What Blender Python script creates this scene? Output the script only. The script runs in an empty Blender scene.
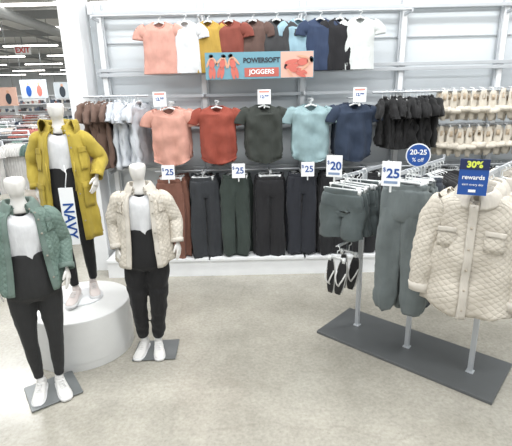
import bpy, math, random
from mathutils import Vector, Matrix, noise
random.seed(4)
sc=bpy.context.scene
sc.view_settings.view_transform='Standard'
sc.view_settings.exposure=.1
PI=math.pi
def lin(c):
    o=[]
    for v in c[:3]:
        v/=255.0
        o.append(v/12.92 if v<=.04045 else ((v+.055)/1.055)**2.4)
    return (*o,1)
def desat(c,k=.24,g=.95):
    L=.3*c[0]+.59*c[1]+.11*c[2]
    return tuple((v+(L-v)*k)*g for v in c)
# ---------------------------------------------------------------- materials
MATS={}
def newmat(name):
    m=bpy.data.materials.new(name); m.use_nodes=True
    nt=m.node_tree; b=nt.nodes['Principled BSDF']; return m,nt,b
def var_color(nt,b,col,amt,scale,coord='Object'):
    tc=nt.nodes.new('ShaderNodeTexCoord'); n=nt.nodes.new('ShaderNodeTexNoise')
    n.inputs['Scale'].default_value=scale; n.inputs['Detail'].default_value=4
    nt.links.new(tc.outputs[coord],n.inputs['Vector'])
    r=nt.nodes.new('ShaderNodeValToRGB'); c=lin(col)
    r.color_ramp.elements[0].position=.3; r.color_ramp.elements[1].position=.7
    r.color_ramp.elements[0].color=(*[x*(1-amt) for x in c[:3]],1)
    r.color_ramp.elements[1].color=(*[min(1,x*(1+amt)) for x in c[:3]],1)
    nt.links.new(n.outputs['Fac'],r.inputs['Fac']); nt.links.new(r.outputs['Color'],b.inputs['Base Color'])
    return tc,n
def plain(name,col,rough=.5,metal=0,amt=.03,scale=8):
    if name in MATS: return MATS[name]
    m,nt,b=newmat(name); var_color(nt,b,col,amt,scale)
    b.inputs['Roughness'].default_value=rough; b.inputs['Metallic'].default_value=metal
    MATS[name]=m; return m
def fabric(name,col,fold=.006):
    if name in MATS: return MATS[name]
    m,nt,b=newmat(name); tc,n=var_color(nt,b,desat(col),.08,14)
    b.inputs['Roughness'].default_value=.85
    try: b.inputs['Sheen Weight'].default_value=.08
    except: pass
    mp=nt.nodes.new('ShaderNodeMapping'); mp.inputs['Scale'].default_value=(18,18,5)
    nt.links.new(tc.outputs['Object'],mp.inputs['Vector'])
    n2=nt.nodes.new('ShaderNodeTexNoise'); n2.inputs['Scale'].default_value=1; n2.inputs['Detail'].default_value=3
    nt.links.new(mp.outputs[0],n2.inputs['Vector'])
    bp=nt.nodes.new('ShaderNodeBump'); bp.inputs['Distance'].default_value=fold*2.5; bp.inputs['Strength'].default_value=.8
    nt.links.new(n2.outputs['Fac'],bp.inputs['Height']); nt.links.new(bp.outputs[0],b.inputs['Normal'])
    MATS[name]=m; return m
def quilt(name,col,cell=.036,dist=.0045):
    if name in MATS: return MATS[name]
    m,nt,b=newmat(name); tc,n=var_color(nt,b,desat(col,.1,.97),.04,10)
    b.inputs['Roughness'].default_value=.75
    sep=nt.nodes.new('ShaderNodeSeparateXYZ'); nt.links.new(tc.outputs['UV'],sep.inputs[0])
    def M(op,a,bb=None):
        k=nt.nodes.new('ShaderNodeMath'); k.operation=op
        for i,v in enumerate((a,bb)):
            if v is None: continue
            if isinstance(v,(int,float)): k.inputs[i].default_value=v
            else: nt.links.new(v,k.inputs[i])
        return k.outputs[0]
    u,v=sep.outputs[0],sep.outputs[1]
    A=M('ABSOLUTE',M('SINE',M('MULTIPLY',M('ADD',u,v),PI/cell)))
    B=M('ABSOLUTE',M('SINE',M('MULTIPLY',M('SUBTRACT',u,v),PI/cell)))
    h=M('POWER',M('MULTIPLY',A,B),.4)
    bp=nt.nodes.new('ShaderNodeBump'); bp.inputs['Distance'].default_value=dist; bp.inputs['Strength'].default_value=.9
    nt.links.new(h,bp.inputs['Height']); nt.links.new(bp.outputs[0],b.inputs['Normal'])
    MATS[name]=m; return m
def emis(name,col,st):
    if name in MATS: return MATS[name]
    m,nt,b=newmat(name); b.inputs['Base Color'].default_value=lin(col)
    b.inputs['Emission Color'].default_value=lin(col); b.inputs['Emission Strength'].default_value=st
    MATS[name]=m; return m
WHITE=plain('white_paint',(234,236,238),.45)
CARD=plain('white_card',(240,242,244),.6)
PLAST=plain('hanger_plastic',(225,228,228),.3)
CHROME=plain('brushed_steel',(192,196,200),.38,.35)
STEEL=plain('grey_steel',(120,124,125),.4,.3)
BLUE=plain('sign_blue',(25,75,150),.5)
NAVY=plain('sign_navy',(22,36,78),.5)
YEL=plain('sign_lime',(215,225,90),.5)
MANN=plain('mannequin_gloss',(222,220,216),.28)
BLACK=plain('black_plastic',(22,22,24),.5)
# ---------------------------------------------------------------- mesh builder
def cr(path,n=6):
    P=[Vector(p) for p in path]; out=[]
    for i in range(len(P)-1):
        p0=P[max(i-1,0)];p1=P[i];p2=P[i+1];p3=P[min(i+2,len(P)-1)]
        for j in range(n):
            t=j/n
            out.append(.5*((2*p1)+(p2-p0)*t+(2*p0-5*p1+4*p2-p3)*t*t+(3*p1-p0-3*p2+p3)*t**3))
    out.append(P[-1]); return out
def ring(cx,cy,z,rx,ry,n=32,phi0=0.0,p=1.0):
    """ring in xy plane; phi measured from the front (-Y)."""
    r=[]
    m=n if phi0==0 else n+1
    for i in range(m):
        ph=phi0+(2*PI-2*phi0)*i/n
        s,c=math.sin(ph),math.cos(ph)
        sx=math.copysign(abs(s)**p,s); cy_=math.copysign(abs(c)**p,c)
        r.append(Vector((cx+rx*sx,cy-ry*cy_,z)))
    return r
class MB:
    def __init__(s): s.v=[];s.f=[];s.uv=[];s.mi=[];s.M=Matrix.Identity(4)
    def loft(s,rings,closed=True,cap=(0,0),m=0):
        b=len(s.v); n=len(rings[0]); circ=0
        for R in rings:
            circ+=sum((R[i]-R[i-1]).length for i in range(1,n))
            for q in R: s.v.append(s.M@q)
        du=circ/len(rings)/n
        vv=[0]
        for i in range(1,len(rings)):
            a=sum(rings[i],Vector())/n; c=sum(rings[i-1],Vector())/n; vv.append(vv[-1]+max((a-c).length,1e-4))
        for i in range(len(rings)-1):
            for j in range(n if closed else n-1):
                j2=(j+1)%n
                s.f.append((b+i*n+j,b+i*n+j2,b+(i+1)*n+j2,b+(i+1)*n+j))
                s.uv.append(((j*du,vv[i]),((j+1)*du,vv[i]),((j+1)*du,vv[i+1]),(j*du,vv[i+1]))); s.mi.append(m)
        for k,e in ((0,0),(1,len(rings)-1)):
            if cap[k]:
                idx=[b+e*n+j for j in range(n)]
                if k==0: idx=idx[::-1]
                s.f.append(tuple(idx)); s.uv.append(tuple((0,0) for _ in idx)); s.mi.append(m)
    def tube(s,path,rad,seg=8,m=0,cap=(1,1),flat=1.0,up=(0,1,0),wr=0,n=1):
        if not hasattr(rad,'__len__'): rad=[rad]*len(path)
        Q=[Vector((*Vector(p),)) for p in path]
        if n>1:
            R=cr([Vector((r,0,0)) for r in rad],n); Q=cr(Q,n); rad=[q.x for q in R]
        rings=[]; up=Vector(up)
        for i,p in enumerate(Q):
            t=(Q[min(i+1,len(Q)-1)]-Q[max(i-1,0)]).normalized()
            u=up-t*up.dot(t)
            if u.length<1e-3: u=Vector((1,0,0))-t*t.x
            u.normalize(); w=t.cross(u)
            R=[]
            for j in range(seg):
                a=2*PI*j/seg; r=rad[i]
                if wr: r*=1+wr*noise.noise(Vector((math.cos(a)*1.2+p.x*3,math.sin(a)*1.2,p.z*22)))
                R.append(p+w*math.cos(a)*r+u*math.sin(a)*r*flat)
            rings.append(R)
        s.loft(rings,True,cap,m)
    def box(s,c,size,m=0):
        c=Vector(c);x,y,z=[k/2 for k in size]; b=len(s.v)
        for q in [(-x,-y,-z),(x,-y,-z),(x,y,-z),(-x,y,-z),(-x,-y,z),(x,-y,z),(x,y,z),(-x,y,z)]: s.v.append(s.M@(c+Vector(q)))
        for f in [(0,3,2,1),(4,5,6,7),(0,1,5,4),(1,2,6,5),(2,3,7,6),(3,0,4,7)]:
            s.f.append(tuple(b+i for i in f)); s.uv.append(((0,0),)*4); s.mi.append(m)
    def obj(s,name,mats,parent=None,loc=(0,0,0),rot=(0,0,0),smooth=True,wr=None,solid=0,remesh=0,sub=0,bevel=0,ang=50):
        me=bpy.data.meshes.new(name); me.from_pydata([tuple(v) for v in s.v],[],s.f)
        ul=me.uv_layers.new(name='UVMap'); k=0
        for u in s.uv:
            for q in u: ul.data[k].uv=q; k+=1
        for m in mats: me.materials.append(m)
        me.polygons.foreach_set('material_index',s.mi)
        if smooth: me.polygons.foreach_set('use_smooth',[True]*len(me.polygons))
        me.update()
        if wr:
            amp,fx,fy,fz=wr; N=[v.normal.copy() for v in me.vertices]
            for v,nn in zip(me.vertices,N):
                v.co+=nn*amp*noise.noise(Vector((v.co.x*fx,v.co.y*fy,v.co.z*fz)))
        o=bpy.data.objects.new(name,me); sc.collection.objects.link(o)
        o.location=loc; o.rotation_euler=rot
        if parent: o.parent=parent
        if remesh:
            r=o.modifiers.new('r','REMESH'); r.mode='VOXEL'; r.voxel_size=remesh; r.use_smooth_shade=True
            q=o.modifiers.new('s','SMOOTH'); q.iterations=4; q.factor=.5
        if solid:
            q=o.modifiers.new('so','SOLIDIFY'); q.thickness=solid; q.offset=0
        if bevel:
            q=o.modifiers.new('b','BEVEL'); q.width=bevel; q.segments=2; q.limit_method='ANGLE'
        if sub:
            q=o.modifiers.new('ss','SUBSURF'); q.levels=q.render_levels=sub
        return o
def empty(name,loc=(0,0,0),rz=0):
    o=bpy.data.objects.new(name,None); o.empty_display_size=.1; sc.collection.objects.link(o)
    o.location=loc; o.rotation_euler=(0,0,rz); return o
def text(body,size,mat,parent,loc,rot=(PI/2,0,0),name='lettering',bold=.0,align='CENTER'):
    cu=bpy.data.curves.new(name,'FONT'); cu.body=body; cu.size=size; cu.align_x=align; cu.align_y='CENTER'
    cu.extrude=.0008; cu.offset=bold; cu.materials.append(mat)
    o=bpy.data.objects.new(name,cu); sc.collection.objects.link(o); o.location=loc; o.rotation_euler=rot; o.parent=parent
    return o
def boxobj(name,c,size,mat,bevel=0,parent=None,rz=0):
    m=MB(); m.box((0,0,0),size); return m.obj(name,[mat],parent,c,(0,0,rz),smooth=False,bevel=bevel)
# ================================================================= ROOM
def floor_mat():
    m,nt,b=newmat('polished_concrete'); L=nt.links
    tc=nt.nodes.new('ShaderNodeTexCoord')
    n=nt.nodes.new('ShaderNodeTexNoise'); n.inputs['Scale'].default_value=1.1; n.inputs['Detail'].default_value=9; n.inputs['Roughness'].default_value=.68
    L.new(tc.outputs['Object'],n.inputs['Vector'])
    r=nt.nodes.new('ShaderNodeValToRGB'); e=r.color_ramp.elements
    e[0].position=.3; e[0].color=lin((142,139,129)); e[1].position=.7; e[1].color=lin((182,178,167))
    L.new(n.outputs['Fac'],r.inputs['Fac'])
    n3=nt.nodes.new('ShaderNodeTexNoise'); n3.inputs['Scale'].default_value=45; n3.inputs['Detail'].default_value=5; n3.inputs['Roughness'].default_value=.7
    L.new(tc.outputs['Object'],n3.inputs['Vector'])
    mx=nt.nodes.new('ShaderNodeMixRGB'); mx.blend_type='OVERLAY'; mx.inputs[0].default_value=.4
    L.new(r.outputs[0],mx.inputs[1]); L.new(n3.outputs['Fac'],mx.inputs[2])
    # fine dark aggregate specks
    v2=nt.nodes.new('ShaderNodeTexVoronoi'); v2.inputs['Scale'].default_value=28; L.new(tc.outputs['Object'],v2.inputs['Vector'])
    sp=nt.nodes.new('ShaderNodeValToRGB'); sp.color_ramp.elements[0].position=.08; sp.color_ramp.elements[0].color=(.72,.7,.67,1); sp.color_ramp.elements[1].position=.16; sp.color_ramp.elements[1].color=(1,1,1,1)
    L.new(v2.outputs['Distance'],sp.inputs['Fac'])
    m3=nt.nodes.new('ShaderNodeMixRGB'); m3.blend_type='MULTIPLY'; m3.inputs[0].default_value=.5
    L.new(mx.outputs[0],m3.inputs[1]); L.new(sp.outputs[0],m3.inputs[2])
    n4=nt.nodes.new('ShaderNodeTexNoise'); n4.inputs['Scale'].default_value=1.4; n4.inputs['Detail'].default_value=6
    L.new(tc.outputs['Object'],n4.inputs['Vector'])
    v=nt.nodes.new('ShaderNodeMixRGB'); v.inputs[0].default_value=.35; L.new(tc.outputs['Object'],v.inputs[1]); L.new(n4.outputs['Color'],v.inputs[2])
    vo=nt.nodes.new('ShaderNodeTexVoronoi'); vo.feature='DISTANCE_TO_EDGE'; vo.inputs['Scale'].default_value=.5
    L.new(v.outputs[0],vo.inputs['Vector'])
    cr_=nt.nodes.new('ShaderNodeValToRGB'); cr_.color_ramp.elements[0].position=.0; cr_.color_ramp.elements[0].color=(.8,.79,.78,1)
    cr_.color_ramp.elements[1].position=.004; cr_.color_ramp.elements[1].color=(1,1,1,1)
    L.new(vo.outputs['Distance'],cr_.inputs['Fac'])
    m2=nt.nodes.new('ShaderNodeMixRGB'); m2.blend_type='MULTIPLY'; m2.inputs[0].default_value=.35
    L.new(m3.outputs[0],m2.inputs[1]); L.new(cr_.outputs[0],m2.inputs[2]); L.new(m2.outputs[0],b.inputs['Base Color'])
    rr=nt.nodes.new('ShaderNodeMapRange'); rr.inputs['To Min'].default_value=.14; rr.inputs['To Max'].default_value=.3
    L.new(n.outputs['Fac'],rr.inputs['Value']); L.new(rr.outputs[0],b.inputs['Roughness'])
    return m
def flat_box(name,x0,x1,y0,y1,z0,z1,mat,**k):
    return boxobj(name,((x0+x1)/2,(y0+y1)/2,(z0+z1)/2),(x1-x0,y1-y0,z1-z0),mat,**k)
flat_box('floor',-28,9,-3,40,-.1,0,floor_mat())
WALLM=plain('wall_panel_grey',(210,216,220),.6,0,.02,2)
flat_box('wall_back',-1.72,6,4.9,5.0,0,2.90,WALLM)
flat_box('wall_far',-28,9,39.9,40,0,4.8,plain('wall_far_white',(205,208,208),.8))
flat_box('ceiling',-28,9,-3,40,4.8,4.9,plain('ceiling_grey',(205,207,208),.8,0,.06,.7))
m=MB(); m.box((-1.84,4.8,1.5),(.2,.32,3.0)); m.box((-1.84,4.66,1.5),(.14,.04,2.96)); m.obj('pillar_trim',[WHITE],smooth=False,bevel=.004)
flat_box('trim_1',-1.72,6,4.86,4.9,2.80,2.92,WHITE)
m=MB()
for y in (7.5,11,14.5,18,21.5,26,31,36): m.box((-9.5,y,4.62),(37,.12,.24))
for x in (-22,-17,-12,-8.2,-5,-1,3,7): m.tube([(x,-2,4.42),(x,39.8,4.42)],.05,8)
m.tube([(-6.4,-2,4.2),(-6.4,39.8,4.2)],.14,12)
m.obj('ceiling_beams_and_duct',[plain('beam_grey',(142,145,146),.7)],smooth=False)
TUBE=emis('tube_light_emission',(255,252,245),6)
m=MB()
for y in (6.4,8.8,11.8,15.2,19.5,23.5,28,33,37):
    for x in (-20,-16.5,-13,-9.5,-5.6,-2.9,.8,4.2): m.box((x,y,4.35),(2.3,.12,.05))
m.obj('ceiling_tube_lights',[TUBE],smooth=False)
e=empty('exit_sign',(-9.1,18,4.0)); boxobj('panel',(0,0,0),(.62,.06,.3),CARD,parent=e); boxobj('rod',(0,0,.4),(.03,.03,.7),STEEL,parent=e)
text('EXIT',.28,plain('exit_red',(200,40,45),.5),e,(0,-.035,0),bold=.008)
# ================================================================= WALL FIXTURE
m=MB()
for x in (-1.6,-.53,.54,1.61,2.68):
    m.box((x,4.85,1.46),(.05,.06,2.86),0)
    m.box((x,4.86,1.46),(.09,.03,2.86),1)
for z,yy in ((2.80,4.8),(2.24,4.8),(2.19,4.8),(1.96,4.8),(1.17,4.8)):
    m.box((.9,yy,z),(5.1,.03,.035),1)
for z in (2.52,1.6,.8): m.box((.9,4.885,z),(5.1,.012,.012),1)
m.tube([(-1.6,4.62,2.74),(1.62,4.62,2.74)],.012,8,1)
m.tube([(-1.78,4.6,1.97),(-1.1,4.6,1.97)],.012,8,1)
m.tube([(1.25,4.6,1.95),(3.2,4.6,1.95)],.012,8,1)
m.tube([(1.9,4.6,1.6),(3.2,4.6,1.6)],.012,8,1)
m.tube([(-1.1,4.6,1.17),(3.2,4.6,1.17)],.012,8,1)
for x in (-1.6,-.53,.54,1.61,2.68):
    for z in (2.74,1.97,1.17): m.box((x,4.72,z-.01),(.02,.24,.03),1)
for x in (-.86,-.38,.10,.59,1.04): m.box((x,4.62,1.90),(.015,.42,.02),1)
for x0,x1 in ((-1.68,-.54),(-.52,.53),(.55,1.60),(1.62,2.66)):
    m.box(((x0+x1)/2,4.64,.2),(x1-x0,.5,.03),0)
m.box((.49,4.42,.09),(4.34,.02,.185),0)
m.obj('wall_display_fixture',[WHITE,CHROME],smooth=False,bevel=.002)
# ================================================================= garments on hangers
def shirt(mb,w=.2,h=.47,m=0,seed=0,scoop=.06,thick=.04,fold=.01,nseg=40,sl=.1,pinch=0):
    """front faces -Y, neck at z=0"""
    keys=[(0,.36,.5),(-.012,.55,.7),(-.03,.8,.85),(-.055,.97,1),(-.1,.98,1.1),(-.2,.93,1.1),(-.32,.94,1.1),(-h+.04,.98,1.1),(-h,1,1.1)]
    R=cr([Vector(k) for k in keys],4+2*(pinch>0)); rings=[]
    for q in R:
        z,rx,ry=q.x,q.y*w,q.z*thick
        d=min(1,-z/h)
        if pinch: rx*=1-pinch*max(0,d-.7)
        r=ring(0,0,z,rx,ry,nseg,p=.8)
        for i,v in enumerate(r):
            ph=2*PI*i/nseg; f=max(0,math.cos(ph)); sxx=abs(v.x)/w
            v.z-=scoop*(f**1.5)*max(0,1+z/.09)
            v.y+=fold*d*math.sin(v.x/w*8+seed*2.1+1.5*noise.noise(Vector((v.x*9,seed*3.1,z*4))))+fold*.8*noise.noise(Vector((v.x*14,seed,z*9)))
            if pinch and d>.5:
                k=min(1,(d-.5)*4)
                v.y+=.012*k*sxx*math.sin(z*150+v.x*20+seed); v.x*=1+.03*k*math.sin(z*120+seed*2)
                v.z+=.07*k*(sxx**2)*max(0,d-.75)*4
        rings.append(r)
    mb.loft(rings,True,(0,0),m)
    for sx in (-1,1):
        mb.tube([(sx*w*.72,0,-.06),(sx*w*.95,0,-.085),(sx*(w+sl*.45),.0,-.06-sl*.75),(sx*(w+sl*.62),0,-.09-sl)],[.058,.068,.06,.058],14,m,(0,0),.5,up=(0,1,0),n=3,wr=.12)
    cpath=[]
    for i in range(25):
        ph=2*PI*i/24; f=max(0,math.cos(ph))
        cpath.append(Vector((.36*w*math.sin(ph),-thick*.5*math.cos(ph),-scoop*(f**1.5)+.002)))
    mb.tube(cpath,.005,6,m,(0,0))
def hanger(mb,m=0,w=.17,clip=False,hookh=.07):
    pts=[(0.0,0,.0),(0,0,hookh*.5),(0.0,0,hookh*.6),(.018,0,hookh*.75),(.016,0,hookh),(0,0,hookh*1.1),(-.015,0,hookh)]
    mb.tube(pts,.0035,6,m,n=3)
    if clip:
        mb.box((0,0,0),(w*2,.008,.014),m)
        for s in (-1,1): mb.box((s*w*.85,0,-.012),(.022,.022,.04),m)
    else:
        for s in (-1,1): mb.tube([(0,0,.005),(s*w*.5,0,-.02),(s*w,0,-.055)],[.008,.008,.006],6,m,n=3)
def pants(mb,L=.85,w=.15,m=0,seed=0,thick=.035,taper=.75,nseg=28,cuff=False,crotch=.28):
    rings=[]
    for q in cr([Vector((0,.82,.7)),Vector((-.035,.82,.7)),Vector((-.05,.9,.9)),Vector((-.15,1.0,1)),Vector((-crotch+.04,1.02,1)),Vector((-crotch,1.0,.8))],3):
        r=ring(0,0,q.x,q.y*w,q.z*thick,nseg,p=.8)
        for v in r: v.y+=.006*math.sin(v.x*70+seed)*(1 if q.x<-.04 else .3)
        rings.append(r)
    mb.loft(rings,True,(1,0),m)
    for s in (-1,1):
        path=[];rad=[]; z0=-crotch+.08
        for i in range(9):
            t=i/8; z=z0-(L+z0)*t
            path.append((s*(w*.5+.006*math.sin(seed+t*5)),.004*math.sin(seed*3+t*7),z)); rad.append(w*(.52-(1-taper)*.5*t)*(1 if not(cuff and t>.93) else .75))
        mb.tube(path,rad,16,m,(0,1),.45,up=(0,1,0),n=3,wr=.10)
T_top=[('coral',(226,156,138)),('white_tee',(225,228,232)),('mustard',(196,152,40)),('rust',(150,62,46)),('cocoa',(104,74,64)),('charcoal',(60,60,62)),('sky',(142,184,202)),('navy',(42,62,100)),('ink',(24,24,30)),('white_tee2',(218,224,222))]
X_top=[-.93,-.67,-.44,-.23,.01,.25,.47,.69,.89,1.09]
for i,((n_,c_),x) in enumerate(zip(T_top,X_top)):
    e=empty('hanging_t_shirt',(x,4.62-.012*(i%2),2.67),math.radians(random.uniform(-10,10)))
    a=MB(); shirt(a,(.19,.15,.15,.16,.15,.15,.15,.16,.155,.16)[i],.49,seed=i,sl=.07,fold=.016); a.obj('shirt',[fabric('fab_'+n_,c_)],e,solid=.002)
    a=MB(); hanger(a,w=.13,hookh=.06); a.obj('hanger',[PLAST],e)
T2=[('peach',(222,152,132)),('red_orange',(168,62,42)),('forest',(52,58,52)),('aqua',(140,174,180)),('deep_blue',(36,54,82))]
for i,((n_,c_),x) in enumerate(zip(T2,[-.86,-.38,.10,.59,1.04])):
    e=empty('faceout_t_shirt_stack',(x,4.44,1.84),math.radians(random.uniform(-5,5)))
    a=MB()
    for k in range(5):
        a.M=Matrix.Translation((random.uniform(-.012,.012),k*.05,random.uniform(-.01,.01)))
        shirt(a,.2,.58,seed=i*7+k,sl=.085,pinch=.3,fold=.028,thick=.055)
    a.M=Matrix.Identity(4)
    a.obj('shirts',[fabric('fab_'+n_,c_)],e,solid=.002)
    a=MB()
    for k in range(5):
        a.M=Matrix.Translation((0,k*.05,0)); hanger(a,w=.16,hookh=.06)
    a.obj('hangers',[PLAST],e)
P3=[(-.90,'rust_pant',(138,84,66)),(-.56,'slate_pant',(50,54,60)),(-.2,'forest_pant',(54,68,62)),(.16,'black_pant',(30,30,35)),(.5,'navy_pant',(38,42,53)),(.86,'ink_pant',(28,29,34)),(1.22,'ink_pant',(28,29,34)),(1.75,'slate_pant',(50,54,60)),(2.15,'ink_pant',(28,29,34))]
for i,(x,n_,c_) in enumerate(P3):
    e=empty('hanging_leggings_stack',(x,4.45,1.12),0)
    a=MB()
    for k in range(6):
        a.M=Matrix.Translation((random.uniform(-.03,.03),k*.045,random.uniform(-.02,.02)))@Matrix.Rotation(random.uniform(-.25,.25),4,'Z')
        pants(a,.9,.158,seed=i*5+k,taper=.9,crotch=.22)
    a.obj('leggings',[fabric('fab_'+n_,c_)],e,wr=(.035,20,20,2))
    a=MB()
    for k in range(6):
        a.M=Matrix.Translation((0,k*.045,0)); hanger(a,w=.12,clip=True,hookh=.05)
    a.obj('hangers',[PLAST],e)
    boxobj('faceout_arm',(0,.14,.05),(.015,.36,.015),CHROME,parent=e)
def side_cluster(name,x0,x1,ztop,h,mat,step=.034,w=.19,y=4.6):
    e=empty(name,((x0+x1)/2,y,ztop)); a=MB(); b=MB(); x=x0; k=0
    while x<x1:
        M=Matrix.Translation((x-(x0+x1)/2,0,random.uniform(-.015,.015)))@Matrix.Rotation(math.radians(random.uniform(68,100)),4,'Z')
        a.M=M; b.M=M
        shirt(a,w,h*random.uniform(.9,1.05),seed=k+x0*9,nseg=24,thick=.03,fold=.02,sl=.1); hanger(b,w=.17)
        x+=step*random.uniform(.8,1.25); k+=1
    a.obj('garments',[mat],e,wr=(.035,28,28,12)); b.obj('hangers',[PLAST],e)
side_cluster('hanging_brown_blouses',-1.72,-1.5,1.9,.66,fabric('fab_brown',(118,88,74)))
side_cluster('hanging_white_blouses',-1.42,-1.2,1.9,.66,fabric('fab_icewhite',(206,213,222)))
side_cluster('hanging_black_tops',1.36,1.86,1.88,.5,fabric('fab_blackfur',(24,24,26)))
side_cluster('hanging_grey_tops',2.42,3.1,1.12,.5,fabric('fab_greytop',(60,64,68)))
a=MB(); FUR=fabric('cream_shearling',(218,208,190),.01)
def slipper(mb,m0=0,m1=1):
    rings=[]
    for t in range(9):
        q=t/8; z=.13-.30*q; w=.048*math.sin(PI*min(1,max(.0,.06+q*.88)))**.45*(1-.12*math.sin(PI*q))
        rings.append([Vector((w*math.cos(2*PI*j/14),.012*math.sin(2*PI*j/14),z)) for j in range(14)])
    mb.loft(rings,True,(1,1),m0)
    mb.tube([(-.047,.0,-.06),(-.036,-.03,-.065),(0,-.042,-.07),(.036,-.03,-.065),(.047,0,-.06)],.046,10,m0,n=3,up=(0,0,1),flat=.6)
    mb.box((0,-.014,.06),(.032,.004,.055),m1)
b=MB()
for row,z in ((0,1.82),(1,1.45)):
    x=1.97
    while x<3.15:
        for yy in (4.5,4.62):
            a.M=Matrix.Translation((x,yy,z+random.uniform(-.015,.015)))@Matrix.Rotation(random.uniform(-.4,.4),4,'Z'); slipper(a)
        b.tube([(x,4.5,z+.09),(x,4.52,z+.15),(x,4.6,z+.16)],.006,6)
        x+=.1
e=empty('hanging_slippers_display',(0,0,0)); a.obj('slippers',[FUR,plain('insole_tan',(185,168,146),.8)],e,wr=(.012,60,60,60)); b.obj('hooks',[CARD],e)
# signs ---------------------------------------------------------
def card(name,loc,w,h,txt,rz=0,size=.07,bg=None,fg=None,stem=.06):
    e=empty(name,loc,rz); boxobj('panel',(0,0,0),(w,.006,h),bg or CARD,parent=e)
    boxobj('clip',(0,.008,-h/2-stem/2+.02),(.012,.01,stem),PLAST,parent=e)
    if txt: text(txt,size,fg or BLUE,e,(0,-.0045,-.0),bold=.0015)
    return e
for x in (-.90,-.17,.55):
    e=card('price_sign',(x,4.34,1.2),.135,.15,'',size=.1); text('25',.09,BLUE,e,(.014,-.0045,0),bold=.0015); text('$',.045,BLUE,e,(-.051,-.0045,.03))
for x in (-.93,.11,1.06):
    e=card('price_sign',(x,4.36,1.93),.13,.14,'12.99',size=.04); boxobj('band',(0,-.004,.05),(.1,.003,.016),plain('sign_coral',(225,150,140)),parent=e)
e=empty('joggers_banner_sign',(.07,4.42,2.23)); boxobj('board',(0,0,0),(1.07,.012,.25),plain('banner_blue',(104,150,166),.5),parent=e)
skin=plain('print_skin',(206,158,132),.6); cor=plain('print_coral',(196,104,92),.6); dk=plain('print_dark',(44,54,64),.6)
boxobj('print_field',(.37,-.0065,0),(.32,.001,.24),plain('print_pink',(216,168,152),.6),parent=e)
boxobj('print_field',(.02,-.0075,-.065),(.34,.001,.085),plain('print_brick',(178,92,82),.6),parent=e)
def printfig(x,flip,lay=0,sc_=1.0,dz=0):
    a=MB(); a.M=Matrix.Translation((x,-.009,dz))@Matrix.Rotation(lay,4,'Y')@Matrix.Scale(sc_,4)
    def disc(cx,cz,rx,rz,m,rot=0):
        c_,s_=math.cos(rot),math.sin(rot)
        a.loft([[Vector((cx+c_*rx*math.cos(2*PI*j/16)-s_*rz*math.sin(2*PI*j/16),yy,cz+s_*rx*math.cos(2*PI*j/16)+c_*rz*math.sin(2*PI*j/16))) for j in range(16)] for yy in (0,-.003)],True,(1,1),m)
    disc(0,.08,.018,.024,0); disc(-.005,.092,.023,.016,2); disc(0,.02,.028,.045,1); disc(.04*flip,.035,.01,.045,0,.5*flip); disc(-.035*flip,.03,.01,.045,0,-.4*flip)
    disc(-.016,-.065,.017,.055,1); disc(.018,-.065,.017,.055,1)
    a.obj('printed_figure',[skin,cor,dk],e,smooth=False)
printfig(-.47,1); printfig(-.37,-1,.25); printfig(-.26,1,-.2,1.05); printfig(.40,1,1.4,1.25,.02); printfig(.35,-1,-1.15,1.05,-.05)
text('POWERSOFT',.062,dk,e,(.02,-.009,.045),bold=.0025); text('JOGGERS',.06,CARD,e,(.02,-.0095,-.062),bold=.001)
for s in (-1,1): boxobj('bracket',(s*.4,.18,.1),(.02,.36,.02),CHROME,parent=e)
# ================================================================= MANNEQUINS
def hand(parent,wrist,dirv,palm_n,s=1.0,side=1):
    d=Vector(dirv).normalized(); n=Vector(palm_n); n=(n-d*n.dot(d)).normalized(); w=d.cross(n)*side
    M=Matrix(((w.x,n.x,d.x,wrist[0]),(w.y,n.y,d.y,wrist[1]),(w.z,n.z,d.z,wrist[2]),(0,0,0,1)))@Matrix.Scale(s,4)
    a=MB(); a.M=M
    a.tube([(0,0,-.05),(0,0,0),(0,0,.03),(0,0,.06),(0,0,.078)],[.024,.022,.033,.036,.03],14,0,(1,1),.45,up=(0,1,0),n=2)
    for i,(x,L) in enumerate(((-.027,.062),(-.009,.07),(.009,.066),(.026,.052))):
        a.tube([(x,0,.055),(x*1.12,.002,.075),(x*1.15,.008,.075+L*.5),(x*1.12,.022,.075+L)],[.0085,.0082,.0075,.006],8,0,(1,1))
    a.tube([(-.018,0,.015),(-.04,.006,.035),(-.05,.014,.06),(-.05,.022,.078)],[.011,.0105,.009,.007],8,0,(1,1))
    a.obj('hand',[MANN],parent,remesh=.0032)
def shoe(mb,x,y,rz,m0=0,m1=1,z0=0):
    mb.M=Matrix.Translation((x,y,z0))@Matrix.Rotation(rz,4,'Z')@Matrix.Scale(.94,4)
    ks2=[(.075,.012,.075),(.07,.028,.088),(.04,.034,.09),(0,.035,.08),(-.05,.04,.058),(-.1,.043,.044),(-.14,.036,.035),(-.163,.018,.028)]
    rings=[]
    for q in cr([Vector(k) for k in ks2],3):
        h=q.z-.015
        rings.append([Vector((q.y*math.copysign(abs(math.cos(2*PI*j/16))**.8,math.cos(2*PI*j/16)),q.x,.015+h/2+h/2*math.sin(2*PI*j/16))) for j in range(16)])
    mb.loft(rings,True,(1,1),m0)
    rings=[]
    for q in cr([Vector(k) for k in ks2],3):
        w=q.y+.004
        rings.append([Vector((w,q.x*1.03,.022)),Vector((w,q.x*1.03,0)),Vector((-w,q.x*1.03,0)),Vector((-w,q.x*1.03,.022))])
    mb.loft(rings,True,(1,1),m1)
    mb.tube([(0,.03,.06),(0,.03,.11)],[.03,.027],14,m0)
    for k in range(4): mb.tube([(-.018,-.02-.018*k,.076-.006*k),(0,-.024-.018*k,.084-.007*k),(.018,-.02-.018*k,.076-.006*k)],.003,6,m1)
    mb.M=Matrix.Identity(4)
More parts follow.
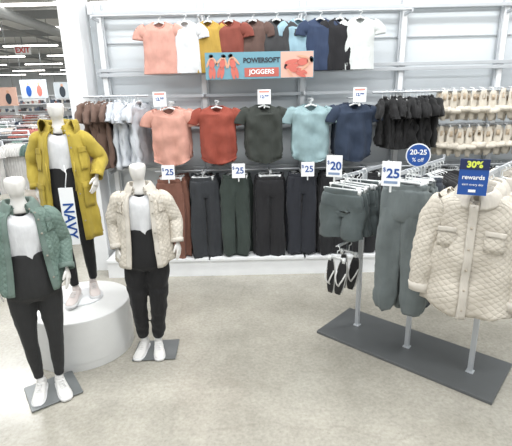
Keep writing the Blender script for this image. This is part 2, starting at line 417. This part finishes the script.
class Coat:
    def __init__(s,hem,gap0,gap1,tail=.04,flare=1.0):
        s.hem=hem;s.gap0=gap0;s.gap1=gap1;s.tail=tail
        ks=[(1.318,.066,.058),(1.308,.09,.066),(1.292,.132,.078),(1.268,.16,.092),(1.22,.168,.108),(1.14,.170,.118),(1.02,.177,.126),(.9,.188,.133)]
        if hem<.7: ks+=[(.8,.19*flare,.134*flare),(.65,.2*flare,.145*flare),(hem,.205*flare,.15*flare)]
        else: ks+=[(hem,.204*flare,.144*flare)]
        s.R=cr([Vector(k) for k in ks],4)
    def pt(s,ph,t,off=0):
        i=t*(len(s.R)-1); a=int(min(i,len(s.R)-2)); f=i-a; q=s.R[a].lerp(s.R[a+1],f)
        z,rx,ry=q; rx+=off; ry+=off
        sn,c=math.sin(ph),math.cos(ph)
        z+=s.tail*abs(sn)**3*max(0,(t-.75)*4)
        fold=.016*max(0,t-.3)*math.sin(ph*9+2*t)
        return Vector(((rx+fold)*math.copysign(abs(sn)**.9,sn),-(ry+fold)*math.copysign(abs(c)**.9,c)+.005,z))
    def gap(s,t): return s.gap0+(s.gap1-s.gap0)*t
def mannequin(loc,yaw,arms,coatspec,coatmat,trimmat,feet,pantsmat,plate=None,cuff=False,longcoat=False,shoemats=None,headyaw=0,legging=False):
    e=empty('clothing_mannequin',loc,yaw)
    a=MB(); K=[(1.27,0,.10,.05),(1.30,0,.085,.05),(1.325,0,.05,.045),(1.35,-.002,.039,.039),(1.378,-.004,.038,.042),(1.392,-.014,.041,.053),(1.405,-.018,.046,.06),(1.43,-.016,.053,.067),(1.455,-.012,.057,.071),(1.475,-.01,.057,.072),(1.488,-.009,.05,.064),(1.492,-.009,.032,.042)]
    rings=[]
    for z,cy,rx,ry in K:
        r=ring(0,cy,z,rx,ry,32)
        for i,v in enumerate(r):
            ph=2*PI*i/32; ph=min(ph,2*PI-ph)
            if ph<.35 and 1.44<z<1.48: v.y-=.014*(1-ph/.35)
            if ph<.5 and 1.41<z<1.44: v.y-=.006*(1-ph/.5)
        rings.append(r)
    a.loft(rings,True,(1,1)); o=a.obj('neck_and_head',[MANN],e,sub=1); o.rotation_euler=(0,0,headyaw)
    a=MB(); rings=[]
    for q in cr([Vector(k) for k in ((1.30,.07,.055),(1.285,.11,.07),(1.26,.14,.085),(1.2,.15,.1),(1.1,.14,.1),(1.03,.126,.094),(.98,.115,.085))],3):
        z,rx,ry=q
        r=ring(0,0,z,rx,ry,36)
        for i,v in enumerate(r):
            f=max(0,math.cos(2*PI*i/36)); v.z-=.035*f**2*max(0,(z-1.22)/.08)
            v.y+=.006*math.sin(v.x*60+z*10)*max(0,1.25-z)*3
        rings.append(r)
    a.loft(rings); a.obj('t_shirt',[fabric('fab_mann_tee',(222,224,227))],e,wr=(.008,14,14,9),solid=.002)
    a=MB(); rings=[]
    for z,rx,ry in ((1.04,.13,.1),(1.0,.131,.101),(.97,.136,.104),(.9,.15,.11),(.82,.16,.115),(.76,.158,.11),(.72,.12,.08)):
        rings.append(ring(0,0,z,rx,ry,32,p=.9))
    a.loft(rings,True,(1,1))
    for s,(fx,fy,frz) in zip((-1,1),feet):
        zz=.09
        hip=Vector((s*.08,0,.78)); knee=Vector((s*.045+fx*.5,fy*.5-.015,.43)); ank=Vector((fx,fy+.03,zz+.02))
        th,kn,cf,an=((.081,.049,.045,.034) if legging else (.086,.064,.058,.05))
        pth=[hip,hip.lerp(knee,.5),knee,knee.lerp(ank,.45),knee.lerp(ank,.86),ank]
        rad=[th,(th+kn)/2+.005,kn,cf,an,an*(.72 if cuff else .95)]
        a.tube(pth,rad,22,0,(1,1),1,n=5,wr=.06 if legging else .2)
    a.obj('trousers',[pantsmat],e,remesh=.009)
    a=MB()
    for fx,fy,frz in feet: shoe(a,fx,fy,frz)
    a.obj('sneakers',shoemats or [plain('sneaker_white',(220,219,216),.5),plain('sneaker_sole',(230,230,230),.5)],e)
    C=Coat(*coatspec); NT=34; NP=64; rings=[]
    for i in range(NT):
        t=i/(NT-1); g=C.gap(t); rings.append([C.pt(g+(2*PI-2*g)*j/NP,t) for j in range(NP+1)])
    a=MB(); a.loft(rings,False)
    def patch(mb,p0,p1,t0,t1,off,m,follow=0,n=8):
        rr=[]
        for i in range(n+1):
            t=t0+(t1-t0)*i/n; g=C.gap(t)
            if follow: A,B=(g,g+p1) if follow>0 else (2*PI-g-p1,2*PI-g)
            else: A,B=p0,p1
            rr.append([C.pt(A+(B-A)*j/6,t,off) for j in range(7)])
        mb.loft(rr,False,m=m)
    patch(a,0,.16,.1,1,.006,1,1,26); patch(a,0,.16,.1,1,.006,1,-1,26)
    for p in (1.0,2*PI-1.0):
        patch(a,p-.24,p+.24,.46,.6,.008,0)
        patch(a,p-.26,p+.26,.45,.495,.012,1)
    if longcoat:
        for p in (.95,2*PI-.95): patch(a,p-.28,p+.28,.68,.84,.009,1); patch(a,p-.3,p+.3,.67,.71,.013,1)
    cg=.5; NC=28
    prof=[(1.30,.072,.062),(1.345,.066,.064),(1.36,.074,.07),(1.335,.094,.082),(1.305,.112,.09)]
    a.loft([[Vector((rx*math.sin(cg+(2*PI-2*cg)*j/NC),-ry*math.cos(cg+(2*PI-2*cg)*j/NC)+.004,z-.03*max(0,math.cos(cg+(2*PI-2*cg)*j/NC)))) for j in range(NC+1)] for z,rx,ry in cr([Vector(k) for k in prof],3)],False,m=1)
    if longcoat:
        hp=[(1.31,.08,.06),(1.36,.10,.09),(1.37,.125,.12),(1.32,.14,.14),(1.25,.13,.13)]; hg=1.0
        a.loft([[Vector((rx*math.sin(hg+(2*PI-2*hg)*j/NC),-ry*math.cos(hg+(2*PI-2*hg)*j/NC)+.01,z)) for j in range(NC+1)] for z,rx,ry in cr([Vector(k) for k in hp],3)],False,m=1)
        for sgn in (1,-1): a.tube([C.pt(sgn*.5,.55,.01),C.pt(sgn*.45,.62,.02),C.pt(sgn*.42,.72,.02)],.003,6,1)
    for s,(el,wr_,hd) in zip((-1,1),arms):
        sh=Vector((s*.115,.005,1.262)); el=Vector(el); wr_=Vector(wr_)
        pth=[sh,Vector((s*.158,.005,1.235)),Vector((s*.165,.005,1.225)).lerp(el,.5),el,el.lerp(wr_,.5),wr_]
        a.tube(pth,[.045,.057,.054,.05,.047,.043],24,0,(0,0),1,n=5,wr=.14)
        q=el.lerp(wr_,.84); a.tube([q,wr_+ (wr_-el).normalized()*.004],[.0475,.047],24,1,(0,0),1,n=2)
    o=a.obj('jacket',[coatmat,trimmat],e,wr=(.012,9,9,12),solid=.004)
    a=MB()
    for k in range(6):
        p=C.pt(C.gap(.15+.15*k)+.08,.15+.15*k,.012); a.tube([p,p+Vector((0,-.004,0))],.006,10)
    a.obj('buttons',[plain('button_grey',(150,144,132),.4)],e)
    for s,(el,wr_,hd) in zip((-1,1),arms):
        hand(e,wr_,hd,(-s*.9,.3,0),.92,side=1 if s>0 else -1)
    if plate:
        pl=MB(); pl.box((0,0,0),(plate[2],plate[3],.008)); o=pl.obj('stand_plate',[STEEL],e,loc=(plate[0],plate[1],-.0+.004),rot=(0,0,plate[4]),smooth=False,bevel=.002)
        boxobj('ankle_rod',(feet[0][0],feet[0][1]+.07,.06),(.014,.014,.12),CHROME,parent=e)
    return e
CREAM=quilt('quilt_cream',(208,200,186)); CREAMT=fabric('cream_trim',(210,202,188))
TEAL=quilt('quilt_teal',(106,130,120),.034); TEALT=fabric('teal_trim',(104,128,118))
MUST=fabric('coat_mustard',(192,164,34),.01); MUST2=fabric('coat_mustard_trim',(184,156,30))
BLKP=fabric('black_jogger_fabric',(20,20,23))
mannequin((-.81,2.90,.008),math.radians(6),
  [((-.215,.03,1.07),(-.19,-.04,.9),(.05,-.15,-1)),((.225,.03,1.08),(.235,-.03,.92),(.1,-.2,-1))],
  (.76,.36,.42,.045,1.04),CREAM,CREAMT,[(-.10,.05,-.2),(.02,.03,.15)],BLKP,plate=(.0,.03,.33,.27,-.05),cuff=True)
mannequin((-1.41,2.44,.008),math.radians(28),
  [((-.205,.05,1.05),(-.2,.0,.87),(0,-.1,-1)),((.205,.04,1.06),(.2,-.06,.9),(0,-.3,-1))],
  (.79,.34,.5,.045,1.0),TEAL,TEALT,[(-.07,.05,-.2),(.055,.02,.15)],fabric('charcoal_legging',(38,39,40)),plate=(0,.03,.32,.3,.15),legging=True)
m=MB(); m.loft([ring(0,0,z,r,r,96) for z,r in ((0,.38),(.06,.38),(.062,.385),(.385,.385),(.395,.385),(.4,.38))],True,(1,1))
m.obj('round_display_pedestal',[plain('pedestal_white',(220,221,220),.4)],None,(-1.42,3.05,0),bevel=.002)
e2=mannequin((-1.41,3.12,.42),math.radians(10),
  [((-.235,.06,1.07),(-.215,.0,.89),(0,-.1,-1)),((.25,.06,1.09),(.225,-.05,.96),(-.2,-.4,-1))],
  (.5,.3,.5,.0,1.0),MUST,MUST2,[(-.04,-.09,-.1),(.075,.04,.25)],BLKP,longcoat=True,legging=True,
  shoemats=[plain('sneaker_blush',(212,202,198),.5),plain('sneaker_sole',(230,230,230),.5)])
m=MB(); m.loft([ring(0,0,z,.15,.15,40) for z in (-.0195,-.001)],True,(1,1)); m.obj('stand_disc',[CARD],e2,(0,-.03,0))
t=empty('hanging_logo_tag',(-1.33,2.9,1.13),math.radians(10)); boxobj('strip',(0,0,0),(.095,.006,.42),CARD,parent=t)
text('NAVY',.1,BLUE,t,(0,-.005,-.03),(PI/2,PI/2,0),bold=.002)
mm=MB(); mm.tube([(0,.0,.21),(.01,.04,.3),(.0,.05,.36)],.003,6); mm.obj('cord',[CARD],t)
# ================================================================= FLOOR RACK
ang=math.radians(-42.8); ad=Vector((-.68,-.733,0))
rk=empty('three_post_garment_rack',(1.165,2.885,0))
mb=MB(); mb.box((0,0,.012),(1.34,.54,.024)); mb.obj('base_plate',[plain('rack_base_grey',(96,99,100),.45,.2)],rk,rot=(0,0,ang),smooth=False,bevel=.004)
posts=[Vector((.85,3.22,0)),Vector((1.157,2.875,0)),Vector((1.49,2.55,0))]
mb=MB()
c0=Vector((1.165,2.885,0))
for i,p in enumerate(posts):
    q=p-c0; mb.M=Matrix.Translation(q)@Matrix.Rotation(ang,4,'Z')
    H=(1.36,1.44,1.46)[i]
    mb.box((0,0,H/2+.02),(.032,.032,H)); mb.box((0,0,.028),(.05,.05,.01))
    mb.box((0,-.2,H),(.014,.44,.026)); mb.box((0,.2,H),(.014,.4,.026)); mb.box((0,-.42,H+.015),(.014,.014,.04)); mb.box((0,.4,H+.015),(.014,.014,.04))
    if i==0: mb.box((0,-.17,.84),(.014,.36,.02))
mb.obj('posts_and_arms',[CHROME],rk,smooth=False,bevel=.002)
def onarm(i,t,z): p=posts[i]+ad*t; return (p.x,p.y,z)
SH=fabric('fab_shorts_sage',(82,94,95)); JG=fabric('fab_joggers_sage',(104,115,116)); JGN=fabric('fab_jogger_navy',(50,58,70))
e=empty('hanging_shorts_stack',onarm(0,-.03,1.28),ang); a=MB(); b=MB()
for k in range(7):
    M=Matrix.Translation((random.uniform(-.01,.01),-.36+k*.05,random.uniform(-.012,.012)))@Matrix.Rotation(random.uniform(-.2,.2),4,'Z')
    a.M=M; b.M=M; pants(a,.36,.165,seed=k,thick=.03,taper=1.15,crotch=.2); hanger(b,w=.15,clip=True,hookh=.08)
a.obj('shorts',[SH],e,wr=(.02,14,14,5)); b.obj('hangers',[PLAST],e)
e=empty('hanging_joggers_stack',onarm(1,-.09,1.37),ang)
for nm,ks,mt in (('joggers',range(0,4),JG),('dark_joggers',range(4,7),JGN)):
    a=MB()
    for k in ks:
        a.M=Matrix.Translation((random.uniform(-.01,.01),-.36+k*.05,random.uniform(-.012,.012)))@Matrix.Rotation(random.uniform(-.15,.15),4,'Z')
        pants(a,.92,.18,seed=k+3,thick=.045,taper=.9,cuff=True,crotch=.24)
    a.obj(nm,[mt],e,wr=(.04,18,18,2.5))
b=MB()
for k in range(7): b.M=Matrix.Translation((0,-.36+k*.05,0)); hanger(b,w=.13,clip=True)
b.obj('hangers',[PLAST],e)
e=empty('hanging_black_tops_on_rack',onarm(1,-.12,1.36),ang); a=MB(); b=MB()
for k in range(5):
    M=Matrix.Translation((0,k*.055,0))@Matrix.Rotation(random.uniform(-.15,.15),4,'Z'); a.M=M; b.M=M
    shirt(a,.17,.45,seed=k+40,sl=.08); hanger(b)
a.obj('tops',[fabric('fab_blacktop',(30,31,34))],e); b.obj('hangers',[PLAST],e)
def hung_jacket(mb,seed,w=.205,h=.74):
    keys=[(.01,.33,.8),(-.01,.5,.85),(-.035,.76,.9),(-.07,.98,1),(-.15,1.04,1.1),(-.3,1.08,1.2),(-.5,1.16,1.2),(-h,1.25,1.15)]
    R=cr([Vector(k) for k in keys],5); n=72; rings=[]
    for q in R:
        z,rx,ry=q.x,q.y*w,q.z*.055; d=min(1,max(0,-z/h)); r=ring(0,0,z,rx,ry,n,phi0=.015,p=.85)
        for i,v in enumerate(r):
            s=abs(v.x)/w
            v.z-=.06*(max(0,1-s*1.6))*max(0,1+z/.12)*(1 if v.y<0 else 0)
            v.z+=.055*(min(1,s)**3)*max(0,d-.85)/.15
            v.y+=.026*d*math.sin(v.x*24+seed)+.02*noise.noise(Vector((v.x*8,seed,z*7)))
        rings.append(r)
    mb.loft(rings,False,m=0)
    rr=[]
    for i in range(30):
        z=-.04-(h-.045)*i/29; d=-z/h
        rr.append([Vector((x,-.055*1.16-.013+.026*d*math.sin(x*24+seed),z-.012)) for x in (-.022,-.01,.002,.014,.022)])
    mb.loft(rr,False,m=1)
    for s in (-1,1):
        mb.tube([(s*w*.78,0,-.08),(s*w*1.0,0,-.13),(s*w*1.16,-.012,-.3),(s*w*1.27,-.02,-.46),(s*w*1.3,-.025,-.62)],[.068,.08,.066,.06,.052],24,0,(0,0),.6,n=6,wr=.24)
        mb.tube([(s*w*1.3,-.024,-.585),(s*w*1.305,-.025,-.64)],[.059,.057],22,1,(0,0),.65,n=2)
        for (z0,z1,of,mm_) in ((-.2,-.31,.079,0),(-.19,-.22,.085,1)):
            rr=[[Vector((s*(.07+.1*j/4),-of,z0+(z1-z0)*i/3)) for j in range(5)] for i in range(4)]
            mb.loft(rr,False,m=mm_)
    cg=.25; prof=[(-.03,.075,.05),(.03,.07,.052),(.04,.08,.058),(.01,.11,.066),(-.035,.125,.075)]
    mb.loft([[Vector((rx*math.sin(cg+(2*PI-2*cg)*j/28),-ry*math.cos(cg+(2*PI-2*cg)*j/28),z-.045*max(0,math.cos(cg+(2*PI-2*cg)*j/28)))) for j in range(29)] for z,rx,ry in cr([Vector(k) for k in prof],3)],False,m=1)
e=empty('hanging_quilted_jackets',onarm(2,.0,1.38),ang); a=MB(); b=MB()
for k,y in enumerate((-.38,-.27,-.17)):
    M=Matrix.Translation((0,y,0))@Matrix.Rotation((.14,-.1,.1)[k],4,'Z'); a.M=M; b.M=M; hung_jacket(a,k*2); hanger(b,w=.16)
a.obj('jackets',[CREAM,CREAMT],e,solid=.005,wr=(.014,8,8,9)); b.obj('hangers',[PLAST],e)
a=MB(); a.M=Matrix.Translation((0,-.38,0))@Matrix.Rotation(.14,4,'Z')
for k in range(6): a.tube([(0,-.07,-.06-.125*k),(0,-.083,-.06-.125*k)],.007,10)
a.obj('buttons',[plain('button_tan',(176,166,150),.4)],e)
e=empty('hanging_quilted_jackets',onarm(2,-.12,1.39),ang); a=MB(); b=MB()
for k,y in enumerate((0,.09,.18)):
    M=Matrix.Translation((0,y,0))@Matrix.Rotation((.1,-.1,.1)[k],4,'Z'); a.M=M; b.M=M; hung_jacket(a,k*2+9); hanger(b,w=.16)
a.obj('jackets',[CREAM,CREAMT],e,solid=.005); b.obj('hangers',[PLAST],e)
e=empty('hanging_black_sandals',onarm(0,.03,.75),ang); a=MB(); b=MB()
def sandal(mb):
    rings=[];r2=[]
    for t in range(11):
        q=t/10; z=.0-.28*q; w=.044*math.sin(PI*(.07+q*.86))**.5*(1-.15*math.sin(PI*q))
        rings.append([Vector((w*math.cos(2*PI*j/14),.006*math.sin(2*PI*j/14),z)) for j in range(14)])
        r2.append([Vector(((w+.005)*math.cos(2*PI*j/14),.008+.006*math.sin(2*PI*j/14),z*1.02+.002)) for j in range(14)])
    mb.loft(rings,True,(1,1),0); mb.loft(r2,True,(1,1),1)
    for s in (-1,1): mb.tube([(0,-.004,-.21),(s*.012,-.03,-.18),(s*.03,-.028,-.13),(s*.036,0,-.09)],.006,8,1,n=3)
for k in range(2):
    for s in (-1,1):
        a.M=Matrix.Translation((s*.055+.01*k,-.33+k*.17,-.02-.015*k))@Matrix.Rotation(s*.08+.08,4,'Y')@Matrix.Rotation(s*.15,4,'Z'); sandal(a)
    b.M=Matrix.Translation((0,-.33+k*.17,0)); hanger(b,w=.07,clip=True,hookh=.085)
a.obj('sandals',[plain('sandal_black',(26,26,28),.6),plain('sandal_trim_white',(205,205,202),.6)],e); b.obj('hangers',[PLAST],e)
def dollar(loc,n_):
    e=card('price_sign',loc,.11,.15,'',rz=math.radians(-25)); text(n_,.078,BLUE,e,(.012,-.0045,0),bold=.002); text('$',.036,BLUE,e,(-.04,-.0045,.024)); boxobj('footer_text',(0,-.004,-.052),(.08,.002,.016),plain('print_grey',(130,150,180)),parent=e)
dollar(onarm(0,.44,1.45),'20'); dollar(onarm(1,.49,1.455),'25')
p=onarm(1,.1,1.525); e=empty('round_promo_sign',p,math.radians(-20))
a=MB(); a.tube([(0,.0,0),(0,-.006,0)],.078,40,0,up=(0,0,1)); a.tube([(0,-.006,0),(0,-.009,0)],.071,40,1,up=(0,0,1)); a.box((0,.004,-.08),(.012,.008,.06),0)
a.obj('disc',[CARD,BLUE],e,smooth=False); text('20-25',.046,CARD,e,(0,-.0105,.02),bold=.001); text('% off',.036,CARD,e,(0,-.0105,-.03))
p=onarm(2,.5,1.485); e=empty('rewards_promo_sign',p,math.radians(-26)); boxobj('card',(0,0,0),(.14,.008,.19),BLUE,parent=e); boxobj('header',(0,-.003,.068),(.14,.006,.054),NAVY,parent=e)
text('30%',.045,YEL,e,(0,-.008,.067),bold=.002); text('rewards',.033,CARD,e,(0,-.006,0),bold=.0005); text('earn every day',.017,CARD,e,(0,-.006,-.038)); boxobj('logo',(0,-.006,-.072),(.035,.002,.014),CARD,parent=e)
boxobj('clip',(0,.04,-.07),(.012,.08,.06),PLAST,parent=e)
# ================================================================= DISTANT STORE (left)
def far_rack(x,y,cols,w=1.2,rz=0,h=1.35):
    e=empty('clothing_rack',(x,y,0),rz); a=MB()
    for s in (-1,1):
        a.tube([(s*w/2,0,0),(s*w/2,0,h)],.02,8); a.box((s*w/2,0,.02),(.04,.5,.03))
    a.tube([(-w/2,0,h),(w/2,0,h)],.015,8); a.obj('frame',[CHROME],e)
    n=len(cols)
    for i,c in enumerate(cols):
        a=MB()
        for k in range(4):
            a.M=Matrix.Translation((-w/2+.1+(w-.2)*(i+k/4)/n,0,h-.06))@Matrix.Rotation(1.3,4,'Z'); shirt(a,.2,.75,nseg=12,seed=k+i)
        a.obj('garments',[fabric('far_%d_%d_%d'%c,c)],e)
PAL=[(200,200,205),(70,104,92),(180,92,82),(232,230,228),(46,60,86),(96,130,120),(170,84,72),(214,200,190),(70,78,88),(150,120,100),(222,218,214),(60,60,64)]
def pick(n): return [PAL[random.randrange(len(PAL))] for _ in range(n)]
for x,y,w_,rz in ((-3.7,7.2,1.0,.2),(-4.3,6.5,1.0,1.2),(-4.6,8.3,1.2,0),(-5.7,9.6,1.2,.3),(-5.6,11.6,1.6,0),(-7.2,12.4,1.6,.1),(-7.0,14.6,1.8,0),(-9.3,15,1.6,-.1),(-8.6,17.6,2,0),(-11.2,18.5,2,0),(-10.5,22,2.2,0),(-13.4,23,2.2,0),(-13,27,2.4,0),(-16,28,2.4,0)):
    far_rack(x,y,pick(5),w_,rz)
def shelf(x,y,w,h,rz=0):
    e=empty('store_shelving_unit',(x,y,0),rz); a=MB(); a.box((0,.2,h/2),(w,.04,h))
    for s in (-1,1): a.box((s*w/2,0,h/2),(.04,.4,h))
    for k in range(5): a.box((0,0,.1+k*(h-.15)/4),(w,.4,.03))
    a.obj('carcass',[WHITE],e,smooth=False)
    a=MB()
    for k in range(4):
        xx=-w/2+.12
        while xx<w/2-.1:
            hh=random.uniform(.1,.3); a.box((xx,-.05,.115+k*(h-.15)/4+hh/2),(.15,.25,hh),random.randint(0,3)); xx+=.19
    a.obj('folded_stock',[fabric('stock_a',(170,110,100)),fabric('stock_b',(90,104,126)),fabric('stock_c',(215,210,200)),fabric('stock_d',(80,80,84))],e,smooth=False,bevel=.01)
for x in (-24,-21.3,-18.6,-15.9,-13.2): shelf(x,37,2.4,2.7)
shelf(-15.4,31,2.5,2.0); shelf(-9.6,26,2.3,2.1)
def poster(x,y,z,w,h,bg,blobs):
    e=empty('hanging_poster',(x,y,z)); boxobj('board',(0,0,0),(w,.03,h),bg,parent=e)
    a=MB()
    for cx,cz,rx,rz,mi in blobs:
        a.loft([[Vector((cx*w+rx*w*math.cos(2*PI*j/20),yy,cz*h+rz*h*math.sin(2*PI*j/20))) for j in range(20)] for yy in (-.015,-.02-.002*mi)],True,(1,1),mi)
    a.obj('print',[skin,cor,dk,BLUE],e,smooth=False)
    a=MB()
    for s in (-1,1): a.tube([(s*w*.4,0,h/2),(s*w*.4,0,4.8-z)],.01,6)
    a.obj('wires',[STEEL],e)
PW=plain('poster_b',(188,196,202)); PW2=plain('poster_c',(214,176,160))
poster(-7.1,12.5,2.15,.8,.5,PW2,[(-.25,-.1,.1,.3,1),(-.25,.26,.05,.09,0),(.2,-.12,.1,.3,2),(.2,.26,.05,.09,0)])
poster(-9.9,20,2.6,1.2,.8,PW,[(-.2,-.1,.1,.3,3),(-.2,.28,.05,.09,0),(.2,-.1,.1,.3,1),(.2,.28,.05,.1,0)])
poster(-6.9,16,2.4,.6,.55,PW,[(0,-.1,.18,.35,2),(0,.3,.08,.1,0)])
# ================================================================= LIGHTS
w=bpy.data.worlds.new('w'); sc.world=w; w.use_nodes=True
w.node_tree.nodes['Background'].inputs[0].default_value=(.97,.99,1,1); w.node_tree.nodes['Background'].inputs[1].default_value=.8
def area(x,y,z,sx,sy,p,rot=(0,0,0)):
    l=bpy.data.lights.new('ceiling_light','AREA'); l.shape='RECTANGLE'; l.size=sx; l.size_y=sy; l.energy=p; l.color=(.99,.998,1)
    o=bpy.data.objects.new('ceiling_light',l); sc.collection.objects.link(o); o.location=(x,y,z); o.rotation_euler=rot
for x in (-3,0,3):
    for y in (-.5,1.8,3.6): area(x,y,4.3,2.2,.35,58)
for x,y in ((-6,8),(-8,13),(-10,19),(-4,12),(0,9),(-14,27),(-18,34)): area(x,y,4.25,2.5,1,200)
# ================================================================= CAMERA
cam=bpy.data.cameras.new('cam'); co=bpy.data.objects.new('camera',cam); sc.collection.objects.link(co); sc.camera=co
th=math.radians(16.3); ro=math.radians(1.3)
Fw=Vector((0,math.cos(th),-math.sin(th)));U0=Vector((0,math.sin(th),math.cos(th)));R0=Vector((1,0,0))
Uu=U0*math.cos(ro)+R0*math.sin(ro);Rr=R0*math.cos(ro)-U0*math.sin(ro)
co.matrix_world=Matrix(((Rr.x,Uu.x,-Fw.x,0),(Rr.y,Uu.y,-Fw.y,0),(Rr.z,Uu.z,-Fw.z,1.9),(0,0,0,1)))
cam.sensor_width=36; cam.sensor_fit='HORIZONTAL'; cam.lens=420/512*36
